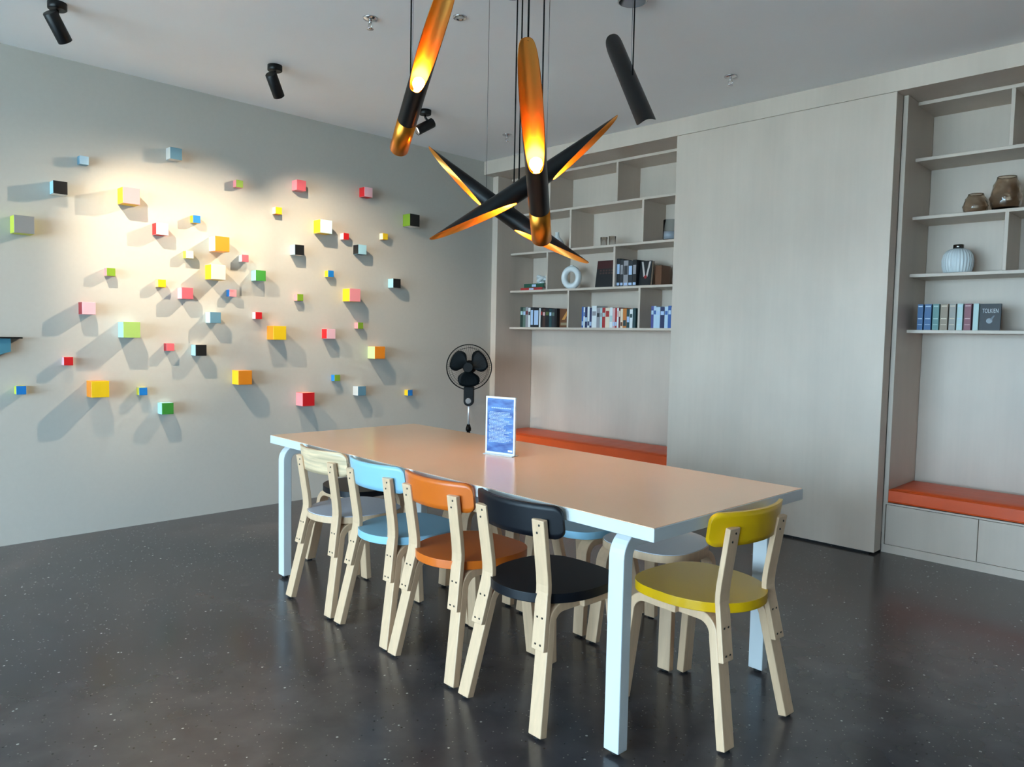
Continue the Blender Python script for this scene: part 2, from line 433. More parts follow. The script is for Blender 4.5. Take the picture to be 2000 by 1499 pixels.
rp.color_ramp.elements[1].position = .68; rp.color_ramp.elements[1].color = (*s2l((92, 136, 200)), 1)
l.new(tc.outputs['Object'], mp.inputs[0]); l.new(mp.outputs[0], nz.inputs['Vector']); l.new(nz.outputs[0], rp.inputs[0]); l.new(rp.outputs[0], b.inputs['Base Color'])
pr = obj('printed_sheet', bbox(-w2+.008, w2-.008, -.003, .003, .013, hS-.008), m, sg)
bm = BM(); rnd = random.Random(4)
for k in range(23):
    z = .195-.0062*k; x = -w2+.018+(.004 if k % 5 == 0 else 0)
    end = rnd.choice([.03, .05, .062, .02])
    while x < end:
        ww = rnd.uniform(.004, .014); box(bm, x, min(x+ww, end), -.0036, -.0030, z, z+.0026); x += ww+.0022
for k in range(10): box(bm, -w2+.03+.011*k, -w2+.038+.011*k, -.0036, -.0030, .214, .219)
obj('printed_lines', bm, mat('print_white', (176, 198, 228), .5), pr)['kind'] = 'stuff'
obj('corner_logo', bbox(.044, .068, -.0037, -.003, .018, .027), mat('frame_white'), pr)

# ------------------------------------------------------------------ cubes on the left wall
PAL = {'pale blue': (168, 200, 220), 'slate blue': (96, 138, 158), 'green': (124, 158, 40), 'black': (16, 17, 18), 'pink': (236, 146, 152),
       'grey': (150, 148, 146), 'white': (240, 236, 232), 'blue': (22, 122, 200), 'orange': (240, 138, 24), 'light grey': (198, 196, 192),
       'rose': (204, 92, 104), 'yellow': (240, 196, 20), 'pale pink': (236, 184, 194), 'light green': (164, 196, 104), 'coral': (232, 100, 108),
       'red': (206, 22, 30), 'dark green': (58, 140, 52), 'pale cyan': (206, 234, 236), 'light blue': (166, 212, 226), 'dark red': (150, 30, 42),
       'lime': (206, 212, 62), 'peach': (242, 186, 140), 'cream': (240, 230, 204), 'pale green': (196, 222, 150), 'salmon': (240, 160, 142)}
CUBES = [  # y, z, size, front, side, hint
 (1.401,2.298,.05,'pale blue','slate blue',', high at upper left'),
 (1.935,2.432,.075,'slate blue','light grey',', topmost of all the cubes'),
 (2.375,2.310,.05,'green','pink',', highest of the small green ones'),
 (1.265,2.111,.075,'black','light blue',', farthest left of the black ones'),
 (1.650,2.116,.10,'pink','yellow',', at upper left with long shadow'),
 (1.073,1.870,.10,'grey','lime',' at the left edge'),
 (1.844,1.935,.075,'white','red',''),
 (2.076,2.029,.05,'blue','yellow',', above the large orange cube'),
 (2.228,1.876,.10,'orange','pale cyan',''),
 (2.028,1.789,.05,'light grey','lime',''),
 (2.414,1.798,.05,'rose','white',''),
 (2.200,1.683,.10,'light grey','yellow',''),
 (1.542,1.637,.05,'green','pink',', farthest left of the green ones'),
 (1.847,1.586,.05,'yellow','peach',''),
 (2.001,1.530,.075,'rose','pale pink',''),
 (2.324,1.549,.05,'pink','blue',''),
 (1.407,1.406,.075,'pale pink','dark red',''),
 (2.189,1.374,.075,'slate blue','pale cyan',', in the middle of the wall'),
 (1.643,1.280,.10,'light green','light blue',''),
 (1.897,1.170,.05,'coral','dark red',''),
 (2.089,1.151,.075,'black','light blue',', lowest of the black ones'),
 (1.298,1.083,.05,'red','pale pink',', low at left'),
 (1.051,.916,.05,'blue','lime',', lowest cube at the left edge'),
 (1.457,.910,.10,'yellow','orange',', low at left with a long left shadow'),
 (1.724,.884,.05,'blue','lime',', right of the large low yellow cube'),
 (1.867,.766,.075,'dark green','light blue',', lowest cube left of the table'),
 (2.388,.959,.10,'orange','yellow',''),
 (2.836,2.368,.075,'rose','pink',', high on the wall'),
 (3.423,2.405,.075,'pale pink','red',', highest at right'),
 (2.669,2.164,.05,'yellow','cream',', above the black cube at centre'),
 (3.866,2.237,.10,'black','green',''),
 (3.030,2.087,.10,'pale cyan','yellow',''),
 (3.237,2.040,.05,'red','white',', right of the large pale cyan cube'),
 (3.606,2.079,.05,'yellow','cream',', left of the green sided black cube'),
 (2.822,1.894,.075,'black','light blue',', in the bright pool at right centre'),
 (3.370,1.949,.075,'light blue','black',''),
 (2.518,1.683,.075,'dark green','light blue',', at centre of the wall'),
 (3.102,1.740,.05,'blue','yellow',', above the large pink cube at right'),
 (3.288,1.585,.10,'pink','yellow',', at right centre'),
 (3.708,1.705,.075,'black','light blue',', farthest right of these'),
 (2.842,1.545,.05,'green','pink',', at centre left of the large pink cube'),
 (2.514,1.399,.05,'red','white',', just above the large yellow cube'),
 (2.651,1.278,.10,'yellow','orange',', near centre of the wall'),
 (3.091,1.278,.075,'pale pink','red',', lower at right centre'),
 (3.374,1.348,.05,'green','pink',', just below the large pink cube'),
 (3.527,1.133,.10,'orange','pale green',''),
 (2.885,.782,.10,'red','pink',', lowest cube just above the table'),
 (3.163,.934,.05,'green','blue',''),
 (3.375,.826,.075,'slate blue','light grey',', low at right'),
 (3.876,.790,.05,'blue','yellow',', lowest at right beside the fan'),
]
def paint(c): return mat('paint_'+c.replace(' ', '_'), PAL[c], .45)
CUBE_TOP = {'black': 'white', 'red': 'salmon', 'orange': 'peach', 'yellow': 'orange'}  # paler tops on orange and red cubes have the strong light painted in
SZ = {.05: 'small', .075: 'medium', .10: 'large'}
for y, z, s, fr_, sd, hint in CUBES:
    bm = BM(); h = s/2; box(bm, .0, s, -h, h, -h, h)
    bm.faces.ensure_lookup_table()
    for f in bm.faces:
        nrm = f.normal if f.normal.length else f.calc_center_median()
        f.normal_update(); nrm = f.normal
        f.material_index = 0 if nrm.x > .5 else (1 if abs(nrm.y) > .5 else 2)
    bmesh.ops.bevel(bm, geom=bm.edges[:], offset=.0012, segments=1, affect='EDGES')
    o = obj('wall_cube', bm, [paint(fr_), paint(sd), paint(CUBE_TOP.get(fr_, sd))])
    o.location = (XL, y, z)
    tag(o, '%s %s wall cube with %s left side%s' % (SZ[s], fr_, sd, hint), 'wall cube', 'painted cubes on the white wall')
# dark topped box cut by the left edge
t = thing('wall_box', 'teal box under a thin black shelf cut off by left edge', 'box', (XL, .95, 1.217))
obj('black_top', bbox(0, .06, -.25, .112, 0, .009, .001, 1), M_BLACK, t)
bm = BM(); prism(bm, [(-.25, -.16), (-.02, -.10), (.055, -.075), (.055, 0), (-.25, 0)], 0, .045)
for v in bm.verts: v.co = Vector((v.co.z, v.co.x, v.co.y))
obj('box_body', bm, mat('teal_paint', (70, 128, 148), .5), t)

# ------------------------------------------------------------------ ceiling spotlights
def spotlight(label, x, y, aim, power, cone):
    t = thing('ceiling_spotlight', label, 'spotlight', (x, y, ZC), 0, 'black spotlights along the cube wall')
    bm = BM(); lathe(bm, [(.043, 0), (.043, -.03), (.038, -.034)], (0, 0, 0), 28); obj('ceiling_mount', bm, M_BLACK, t, smooth=False)
    c = Vector((0, 0, -.115)); d = (Vector(aim)-(Vector((x, y, ZC))+c)).normalized()
    bm = BM(); tube(bm, [(0.0, 0, -.032), (.0, 0, -.05), tuple(c-d*.045)], .008, 10); obj('swivel_arm', bm, M_BLACK, t)
    bm = BM(); tube(bm, [c-d*.072, c-d*.068, c+d*.072], [.03, .034, .034], 28, cap=False)
    tube(bm, [c+d*.072, c+d*.05], [.031, .029], 28, cap=False)
    tube(bm, [c-d*.0721, c-d*.072], [.001, .03], 28, cap=False)
    tube(bm, [c+d*.072, c+d*.0721], [.034, .031], 28, cap=False)
    hd = obj('lamp_head', bm, M_BLACK, t)
    bm = BM(); tube(bm, [c+d*.048, c+d*.052], .029, 24); obj('lens', bm, emit('spot_lens', (255, 244, 226), 12), hd)
    l = bpy.data.lights.new('spot_lamp', 'SPOT'); l.energy = power; l.color = (1, .83, .60); l.spot_size = R(cone); l.spot_blend = 1.0; l.shadow_soft_size = .004
    o = bpy.data.objects.new('spot_lamp', l); COL.objects.link(o); o.parent = hd
    o.location = c+d*.076; o.rotation_euler = d.to_track_quat('-Z', 'Y').to_euler()
spotlight('black ceiling spotlight nearest the left photo edge', -4.295, 1.075, (XL, 2.25, 1.25), 175, 70)
spotlight('middle black ceiling spotlight tilted towards the cube wall', -4.285, 2.225, (XL, 3.40, 1.40), 140, 72)
spotlight('black ceiling spotlight behind the hanging lamps, glowing lens visible', -4.300, 3.385, (XL, 0.98, 1.20), 300, 56)

# ------------------------------------------------------------------ pendant tubes
RT = .0425
def cutf(t_, g): return t_*t_*(3-2*t_) if g < 0 else t_**g     # how the slanted mouth runs round the tube
def shell(bm, A, d, u, v, L_, r, c0, c1, s0=0, s1=None, seg=48, n=14, g=.85):
    s1 = L_ if s1 is None else s1; rings = []
    for k in range(seg):
        a = 2*PI*k/seg; t_ = (1-math.cos(a))/2          # a = 0 at the back, pi on the open side
        a0 = max(s0, c0*cutf(t_, g)); a1 = min(s1, L_-c1*cutf(t_, g)); e = -math.cos(a)*u+math.sin(a)*v
        rings.append([bm.verts.new(A+d*(a0+(a1-a0)*i/n)+r*e) for i in range(n+1)])
    for k in range(seg):
        p_, q = rings[k], rings[(k+1) % seg]
        for i in range(n): bm.faces.new((p_[i], q[i], q[i+1], p_[i+1])).smooth = True
    return rings
def pendant(label, A, B, open_dir, c0, c1, sleeve, bulbs, cords, wires, rose, g=.85, lining=None):
    A, B = Vector(A), Vector(B); L_ = (B-A).length; d = (B-A)/L_
    u = Vector(open_dir); u = (u-d*u.dot(d)).normalized(); v = d.cross(u)
    mid = (A+B)/2; t = thing('pendant_lamp', label, 'pendant lamp', mid, 0, 'black and gold tube pendants over the table')
    a = A-mid; c0 *= L_; c1 *= L_
    s_end = L_*(1-sleeve)
    bm = BM(); ro = shell(bm, a, d, u, v, L_, RT, c0, c1, 0, s_end if sleeve else None, g=g)
    bm2 = BM(); shell(bm2, a, d, u, v, L_, RT-.0022, c0, c1, g=g)
    # rim closing the two skins
    o = obj('outer_tube', bm, M_BLACK, t)
    o2 = obj('inner_lining', bm2, lining or M_GOLDI, t)
    for (cc, base, sgn) in ((c0, 0, 1), (c1, L_, -1)):
        if not cc: continue
        bm = BM(); ra = []
        for k in range(48):
            an = 2*PI*k/48; t_ = cutf((1-math.cos(an))/2, g); e = -math.cos(an)*u+math.sin(an)*v; pos = a+d*(base+sgn*cc*t_)
            ra.append((bm.verts.new(pos+RT*e), bm.verts.new(pos+(RT-.0022)*e)))
        for k in range(48): bm.faces.new((ra[k][0], ra[(k+1) % 48][0], ra[(k+1) % 48][1], ra[k][1]))
        obj('cut_rim', bm, lining or M_GOLD, t)
    if sleeve:
        bm = BM(); sl = [a+d*s_end, a+d*(L_-.004), a+d*L_]; tube(bm, sl, [RT+.0006, RT+.0006, RT-.004], 40); obj('gold_sleeve', bm, M_GOLD, t)
    elif not c1:
        bm = BM(); tube(bm, [a+d*(L_-.002), a+d*L_], RT, 40); obj('end_cap', bm, M_BLACK, t)
    for (s, off, sg_, st) in bulbs:      # position along the axis, offset to the open side, glass axis direction
        p0 = a+d*(s*L_)+u*off; bd = d*sg_
        bm = BM(); prof = [(0, .012), (.012, .012), (.024, .020), (.040, .026), (.055, .024), (.066, .014), (.071, .004)]
        tube(bm, [p0+bd*x for x, r in prof], [r for x, r in prof], 18)
        bl = obj('bulb', bm, emit('warm_bulb_%d' % st, (255, 190, 92), st), t)
        bm = BM(); tube(bm, [p0-bd*.03, p0+bd*.0005], .0145, 16); obj('lamp_holder', bm, M_GOLD, bl)
    for s, kind in [(c, 0) for c in cords]+[(c, 1) for c in wires]:
        p0 = a+d*(s*L_)-u*(RT*.98)*(1 if kind == 2 else 0)
        nrm = Vector((0, 0, 1)); nrm = (nrm-d*nrm.dot(d)).normalized()
        p0 = a+d*(s*L_)+nrm*(RT*.97)
        bm = BM(); tube(bm, [p0, (p0.x, p0.y, ZC-mid.z-.002)], .0032 if kind == 0 else .0011, 8)
        obj('power_cord' if kind == 0 else 'steel_wire', bm, M_BLKPL if kind == 0 else M_STEEL, t)
    if rose:
        p0 = a+d*(cords[0]*L_)
        bm = BM(); lathe(bm, [(.07, 0), (.07, -.022), (.062, -.026)], (p0.x, p0.y, ZC-mid.z), 32); obj('ceiling_rose', bm, M_BLACK if rose == 1 else M_CHROME, t)
    return t
TOCAM = Vector((.66, -.70, -.26))
pendant('front upright tube lamp with glowing scoop and gold lower end', (-1.756, 1.801, 2.244), (-2.200, 2.372, 1.703), TOCAM, .56, 0, .19,
        [(.60, -.005, -1, 72)], [.015, .80], [.76], 1, -1)
pendant('upper left tube lamp with glowing scoop and gold lower end', (-2.149, 1.791, 2.562), (-2.864, 2.103, 2.139), TOCAM, .56, 0, .21,
        [(.60, -.005, -1, 72)], [.70], [.66], 1, -1)
pendant('short looking plain black tube lamp hanging at upper right', (-2.383, 3.062, 2.774), (-1.964, 2.795, 2.223), -TOCAM, .34, .17, 0,
        [], [.52], [.47], 2, 1.8, M_BLACK)
pendant('crossed double-scooped tube lamp sloping down to the right', (-2.822, 2.214, 2.135), (-2.258, 2.729, 1.605), (.13, -.14, -1), .40, .40, 0,
        [(.43, 0, -1, 320), (.57, 0, 1, 320)], [.53], [.36], 1, 1.15)
pendant('crossed double-scooped tube lamp sloping up to the right', (-2.602, 2.110, 1.676), (-2.044, 2.716, 2.239), (.13, -.14, -1), .41, .40, 0,
        [(.43, 0, -1, 320), (.57, 0, 1, 320)], [.475], [.62], 1, 1.15)

# ------------------------------------------------------------------ small ceiling fittings
def sprinkler(label, x, y):
    t = thing('sprinkler', label, 'sprinkler', (x, y, ZC), 0, 'ceiling sprinklers')
    bm = BM(); lathe(bm, [(.038, 0), (.036, -.006), (.02, -.010), (.012, -.012)], seg=28); obj('escutcheon', bm, M_CHROME, t)
    bm = BM(); tube(bm, [(0, 0, -.010), (0, 0, -.03)], .008, 12); tube(bm, [(.011, 0, -.026), (.014, 0, -.04), (.004, 0, -.054)], .0022, 6)
    tube(bm, [(-.011, 0, -.026), (-.014, 0, -.04), (-.004, 0, -.054)], .0022, 6); obj('sprinkler_frame', bm, M_CHROME, t)
    bm = BM(); lathe(bm, [(.0, -.053), (.017, -.054), (.017, -.056), (.0, -.057)], seg=20); obj('deflector', bm, M_CHROME, t)
sprinkler('chrome ceiling sprinkler left of the upper left tube lamp', -3.284, 2.226)
sprinkler('chrome ceiling sprinkler behind the crossed lamps', -4.313, 4.22)
sprinkler('chrome ceiling sprinkler in front of the plain panel', -2.352, 4.185)
t = thing('recessed_sensor', 'small round chrome fitting recessed in ceiling', 'ceiling fitting', (-2.937, 2.526, ZC))
bm = BM(); lathe(bm, [(.036, 0), (.034, -.006), (.026, -.006), (.024, -.001)], seg=28); obj('trim_ring', bm, M_CHROME, t)
bm = BM(); lathe(bm, [(.024, -.001), (.018, -.004), (.008, -.005)], seg=24); obj('lens_cap', bm, mat('frosted', (200, 200, 196), .4), t)

# ------------------------------------------------------------------ pedestal fan
FX, FY = -4.845, 4.335
fan = thing('pedestal_fan', 'black pedestal fan with round cage in corner behind table', 'fan', (FX, FY, 0), math.atan2(.70, .71)-R(4))
# local +x... the fan faces local -y
HZ = 1.012
bm = BM(); lathe(bm, [(.19, 0), (.19, .012), (.17, .022), (.05, .04), (.03, .06)], seg=40); obj('base', bm, M_BLKPL, fan)
bm = BM(); tube(bm, [(0, 0, .05), (0, 0, .47)], .016, 16); obj('lower_pole', bm, M_BLKPL, fan)
bm = BM(); lathe(bm, [(.024, .455), (.024, .475), (.014, .51)], seg=20); obj('height_collar', bm, M_BLKPL, fan)
bm = BM(); tube(bm, [(0, 0, .5), (0, 0, .74)], .0095, 14); obj('chrome_pole', bm, mat('satin_steel', (236, 236, 238), .4, .7), fan)
bm = BM(); out = []
for k in range(20): a = PI+PI*k/19; out.append((.043*math.cos(a), .715+.043*math.sin(a)))
out += [(.043, .84), (-.043, .84)]
prism(bm, out, -.035, .035)
for v_ in bm.verts: v_.co = Vector((v_.co.x, v_.co.z, v_.co.y))
cb = obj('control_box', bm, M_BLKPL, fan, mod_bevel=.004)
bm = BM(); lathe(bm, [(.026, 0), (.026, .003), (.022, .005)], seg=24)
for v_ in bm.verts: v_.co = Vector((v_.co.x, -.035-v_.co.z, .718+v_.co.y))
obj('control_dial', bm, mat('dial_grey', (120, 116, 116), .4), cb)
bm = BM(); tube(bm, [(0, .12, HZ), (0, .10, HZ), (0, .0, HZ), (0, -.02, HZ)], [.035, .055, .06, .045], 28)
tube(bm, [(0, .05, .83), (0, .05, HZ-.03)], .025, 14); obj('motor', bm, M_BLKPL, fan)
bm = BM(); tube(bm, [(0, -.02, HZ), (0, -.055, HZ), (0, -.064, HZ)], [.033, .032, .02], 24); obj('hub', bm, M_BLKPL, fan)
for k in range(3):
    bm = BM(); a0 = R(-95+120*k); g = []
    for i in range(9):
        rr = .024+.146*i/8; half = (.50+.36*math.sin(PI*min(1, .05+i/8*.75)))*(1-.30*(i/8)**5); row = []
        for j in range(7):
            s = j/6*2-1; aa = a0+s*half+.12*i/8; row.append(bm.verts.new((rr*math.cos(aa), -.042+.018*s, HZ+rr*math.sin(aa))))
        g.append(row)
    for i in range(8):
        for j in range(6): bm.faces.new((g[i][j], g[i+1][j], g[i+1][j+1], g[i][j+1])).smooth = True
    o = obj('blade', bm, mat('blade_teal_black', (7, 15, 19), .5, spec=.12), fan)
    sm = o.modifiers.new('thickness', 'SOLIDIFY'); sm.thickness = .003
def ring_pts(r, y, n_=48): return [(r*math.cos(2*PI*k/n_), y, HZ+r*math.sin(2*PI*k/n_)) for k in range(n_+1)]
RG = .196
bm = BM(); tube(bm, ring_pts(RG, -.03), .0045, 8, cap=False); tube(bm, ring_pts(RG, -.016), .0035, 8, cap=False); obj('cage_rim', bm, M_BLKPL, fan)
bm = BM()
tube(bm, ring_pts(RG*.86, -.082), .0016, 6, cap=False); tube(bm, ring_pts(RG*.86, .052), .0014, 6, cap=False)
for k in range(60):
    a = 2*PI*k/60; c_, s_ = math.cos(a), math.sin(a)
    for sg_ in (1, -1):
        pr_ = [(.04, -.092), (RG*.86, -.08), (RG*.96, -.062), (RG, -.03)] if sg_ > 0 else [(.05, .06), (RG*.86, .05), (RG*.96, .03), (RG, -.018)]
        tube(bm, [(r_*c_, y_, HZ+r_*s_) for r_, y_ in pr_], .0006, 4, cap=False)
tube(bm, [(0, -.095, HZ), (0, -.09, HZ)], .04, 24)
obj('cage_wires', bm, M_BLKPL, fan)['kind'] = 'stuff'

# ------------------------------------------------------------------ books and ornaments
ORD = ['first', 'second', 'third', 'fourth', 'fifth', 'sixth', 'seventh', 'eighth', 'ninth', 'tenth', 'eleventh', 'twelfth', 'thirteenth',
       'fourteenth', 'fifteenth', 'sixteenth', 'seventeenth', 'eighteenth', 'nineteenth', 'twentieth']
CN = {'dark green': (34, 58, 50), 'grey green': (96, 116, 104), 'grey': (150, 146, 150), 'white': (222, 224, 224), 'charcoal': (42, 46, 52), 'black': (20, 23, 28),
      'dark brown': (66, 44, 38), 'olive': (84, 100, 52), 'dark teal': (30, 66, 70), 'brown': (108, 66, 40), 'blue': (52, 92, 160), 'navy': (34, 46, 86),
      'red': (170, 44, 44), 'cream': (228, 210, 186), 'pale teal': (178, 204, 202), 'pink': (214, 172, 172), 'dark red': (112, 34, 38), 'orange': (196, 116, 48),
      'purple blue': (74, 78, 140), 'pale blue': (186, 208, 226), 'steel blue': (44, 92, 140), 'sea green': (92, 136, 134), 'tan': (150, 132, 112),
      'stone': (156, 150, 142), 'maroon': (134, 76, 88), 'green': (34, 84, 66)}
def book(label, x0, x1, z0, h, cname, accent=None, depth=.15, yf=5.055, group=None, band=None, tilt=0):
    wd = x1-x0; t = thing('book', label, 'book', (x0, yf, z0), 0, group)
    if tilt: t.rotation_euler = (0, tilt, 0)
    m_ = mat('cloth_'+cname.replace(' ', '_'), CN[cname], .5); e = min(.0025, wd*.18)
    bm = BM(); box(bm, 0, e, 0, depth, 0, h); box(bm, wd-e, wd, 0, depth, 0, h); box(bm, e, wd-e, 0, .003, 0, h)
    cv = obj('cover', bm, m_, t)
    obj('pages', bbox(e, wd-e, .003, depth-.004, .003, h-.004), M_PAPER, t)
    for (f0, f1, c_) in (band or ([(.62, .80, accent)] if accent else [])):
        obj('spine_band', bbox(wd*.12, wd*.88, -.0006, .0002, h*f0, h*f1), mat('print_'+c_.replace(' ', '_'), CN[c_], .5), cv)
    return t
G1x = [-4.942,-4.908,-4.873,-4.839,-4.811,-4.772,-4.701,-4.681,-4.657,-4.622,-4.576,-4.544,-4.507,-4.481]
G1 = [('dark green','pale teal'),('grey green','white'),('grey','dark red'),('white','charcoal'),('charcoal','white'),('black','white'),('white',None),('black','red'),
      ('dark brown','pink'),('black','olive'),('dark teal','pale blue'),('charcoal','grey green'),('black',None)]
ZB = SH[0]+TH/2
for i, (c, a) in enumerate(G1):
    hh = .192-.0015*i+random.uniform(-.008, .005)
    bd = [(.12, .86, a)] if i in (4, 5) else None
    book('%s book, %s from left in the dark row beside the cube wall' % (c, ORD[i]), G1x[i]+.0006, G1x[i+1]-.0006, ZB, hh, c, a, group='books on the lowest left shelf', band=bd)
def faced_book(label, x0, x1, y, z0, h, cname, decor, lean=R(-9), th=.022, rz=0):
    t = thing('book', label, 'book', ((x0+x1)/2, y, z0), rz); hw = (x1-x0)/2
    if lean: t.rotation_euler = (lean, 0, rz)
    m_ = mat('cloth_'+cname.replace(' ', '_'), CN[cname], .45)
    bm = BM(); box(bm, -hw, hw, 0, .003, 0, h); box(bm, -hw, hw, th-.003, th, 0, h); box(bm, -hw, -hw+.003, .003, th-.003, 0, h); cv = obj('cover', bm, m_, t)
    obj('pages', bbox(-hw+.003, hw-.004, .003, th-.003, .003, h-.003), M_PAPER, t)
    decor(cv, hw, h); return t
def quad_print(parent, name, pts, c):
    bm = BM(); vs_ = [bm.verts.new((x, -.0006, z)) for x, z in pts]; ws_ = [bm.verts.new((x, .0002, z)) for x, z in pts]
    bm.faces.new(vs_); bm.faces.new(ws_[::-1]); n_ = len(pts)
    for k in range(n_): bm.faces.new((vs_[k], vs_[(k+1) % n_], ws_[(k+1) % n_], ws_[k]))
    return obj(name, bm, mat('ink_%d_%d_%d' % c, c, .5), parent)
def d_brown(cv, hw, h):
    quad_print(cv, 'cover_print', [(-hw*.6, h*.42), (-hw*.1, h*.42), (hw*.7, h*.86), (hw*.3, h*.9)], (206, 140, 70))
    quad_print(cv, 'cover_print', [(-hw*.8, h*.12), (hw*.8, h*.12), (hw*.8, h*.26), (-hw*.8, h*.26)], (150, 132, 104))
faced_book('brown book showing its cover at right end of the dark row', -4.478, -4.345, 5.09, ZB, .168, 'brown', d_brown, lean=0, th=.02)
G2x = [-4.192,-4.172,-4.155,-4.128,-4.104,-4.08,-4.027,-3.99,-3.966,-3.933,-3.887,-3.855,-3.83,-3.81,-3.792,-3.774,-3.749,-3.711,-3.68,-3.65,-3.619]
G2 = [('blue','white'),('white','blue'),('navy','pale blue'),('white','navy'),('navy','white'),('white','grey'),('grey','charcoal'),('pale teal','grey'),('red','pale teal'),
      ('cream','red'),('white','pale teal'),('pink','white'),('red','white'),('white','pink'),('dark red','cream'),('cream','brown'),('orange','dark teal'),('dark teal','white'),
      ('white','dark teal'),('dark teal',None)]
for i, (c, a) in enumerate(G2):
    hh = .178-.001*i+random.uniform(-.007, .006)+(.014 if i == 5 else 0)
    f0 = random.choice([.1, .3, .55]); bd = [(f0, f0+random.choice([.2, .3]), a)] if a else None
    book('%s book, %s from left in the pale middle row of the lowest shelf' % (c, ORD[i]), G2x[i]+.0005, G2x[i+1]-.0005, ZB, hh, c, a, group='books in the middle of the lowest left shelf', band=bd)
G3x = [-3.47,-3.445,-3.42,-3.383,-3.342,-3.31,-3.28,-3.25]
for i, (c, a) in enumerate([('purple blue','pale blue'),('pale blue','blue'),('pale blue','white'),('navy','white'),('pale blue','blue'),('blue','pale blue'),('white','navy')]):
    book('%s book, %s from left in the row cut by the plain panel' % (c, ORD[i]), G3x[i]+.0005, G3x[i+1]-.0005, ZB, .17+random.uniform(-.008, .01), c, a, group='books beside the plain panel')
# second shelf
Z2 = SH[1]+TH/2
def flat_book(label, x0, x1, z, th, cname, rz=0, d=.15):
    t = thing('book', label, 'book', ((x0+x1)/2, 5.06, z), rz); hw = (x1-x0)/2; m_ = mat('cloth_'+cname.replace(' ', '_'), CN[cname], .5)
    bm = BM(); box(bm, -hw, hw, 0, d, 0, .003); box(bm, -hw, hw, 0, d, th-.003, th); box(bm, -hw, hw, 0, .003, .003, th-.003); cv = obj('cover', bm, m_, t)
    obj('pages', bbox(-hw+.004, hw-.004, .003, d-.004, .003, th-.003), M_PAPER, t)
    obj('spine_band', bbox(-hw*.2, hw*.2, -.0006, .0002, th*.2, th*.8), mat('print_white', CN['white']), cv)
flat_book('red book lying flat under a green book on the shelf', -4.948, -4.675, Z2, .024, 'red', R(1))
flat_book('green book lying flat on a red book under white ornament', -4.908, -4.65, Z2+.024, .036, 'green', R(-1))
t = thing('knot_ornament', 'white ceramic knot ornament on the stacked flat books', 'ornament', (-4.742, 5.13, Z2+.0605))
bm = BM(); pts = []
for k in range(97):
    a = 2*PI*k/96; pts.append(((math.sin(a)+2*math.sin(2*a))*.021, (math.cos(a)-2*math.cos(2*a))*.012, .047-math.sin(3*a)*.014+.010*math.cos(a)))
tube(bm, pts, .0165, 12, cap=False); obj('knot_loop', bm, mat('white_ceramic', (224, 226, 226), .3), t)
bm = BM(); lathe(bm, [(.0, 0), (.03, 0), (.034, .004), (.03, .02), (.0, .03)], seg=20); obj('knot_foot', bm, mat('white_ceramic'), t)
t = thing('ring_vase', 'white ceramic ring vase standing on the second shelf', 'vase', (-4.384, 5.13, Z2), R(12))
bm = BM(); R0, r0 = .078, .027; seg, sg2 = 48, 18; rg = []
for k in range(seg):
    a = 2*PI*k/seg; rg.append([bm.verts.new(((R0*.93+r0*math.cos(2*PI*j/sg2))*math.cos(a), 1.25*r0*math.sin(2*PI*j/sg2), .104+(R0+r0*math.cos(2*PI*j/sg2))*math.sin(a))) for j in range(sg2)])
for k in range(seg):
    for j in range(sg2): bm.faces.new((rg[k][j], rg[(k+1) % seg][j], rg[(k+1) % seg][(j+1) % sg2], rg[k][(j+1) % sg2])).smooth = True
obj('ring_body', bm, mat('white_ceramic'), t)
bm = BM(); lathe(bm, [(.016, .205), (.016, .214), (.012, .215), (.011, .2)], seg=20); obj('mouth', bm, mat('white_ceramic'), t)
bm = BM(); lathe(bm, [(.034, 0), (.03, .006), (.02, .010)], seg=24); obj('foot', bm, mat('white_ceramic'), t)
def d_dark(cv, hw, h):
    quad_print(cv, 'cover_print', [(-hw*.98, h*.70), (hw*.98, h*.70), (hw*.98, h*.99), (-hw*.98, h*.99)], (62, 18, 20))
    for k, (a, b) in enumerate(((.60, .66), (.50, .56))):
        x = -hw*.7
        while x < hw*.6: quad_print(cv, 'cover_letters', [(x, h*a), (x+hw*.16, h*a), (x+hw*.16, h*b), (x, h*b)], (74, 50, 46)); x += hw*.26
faced_book('large dark book with deep red top leaning against the divider', -4.09, -3.852, 5.10, Z2, .236, 'black', d_dark, lean=0, th=.022).rotation_euler = (R(-8), R(0), 0)
G4 = [(-3.826,-3.792,.232,'black'),(-3.790,-3.758,.222,'charcoal'),(-3.755,-3.709,.212,'grey'),(-3.707,-3.665,.208,'charcoal'),(-3.663,-3.626,.214,'black')]
for i, (a, b, hh, c) in enumerate(G4):
    book('thick %s book, %s from the divider beside the black faced book' % (c, ORD[i]), a, b, Z2, hh, c, None, depth=.16, group='thick dark books on the second shelf',
         band=[(.04, .14, 'white'), (.45, .8, ['white', 'grey', 'charcoal', 'white', 'grey'][i])])
def d_pale(cv, hw, h):
    quad_print(cv, 'cover_print', [(-hw*.8, h*.97), (-hw*.5, h*.97), (-hw*.02, h*.42), (-hw*.28, h*.36)], (206, 194, 188))
    quad_print(cv, 'cover_print', [(hw*.8, h*.97), (hw*.5, h*.97), (hw*.14, h*.42), (hw*.38, h*.36)], (206, 194, 188))
    quad_print(cv, 'cover_print', [(hw*.06+hw*.26*math.cos(2*PI*k/16), h*.36+hw*.26*math.sin(2*PI*k/16)) for k in range(16)], (140, 24, 30))
faced_book('black book facing out with pale streaks and a red spot', -3.622, -3.508, 5.085, Z2, .205, 'black', d_pale, lean=R(-6), th=.03)
book('brown book standing behind the black faced book', -3.5, -3.44, Z2, .165, 'brown', None, yf=5.14, depth=.13)
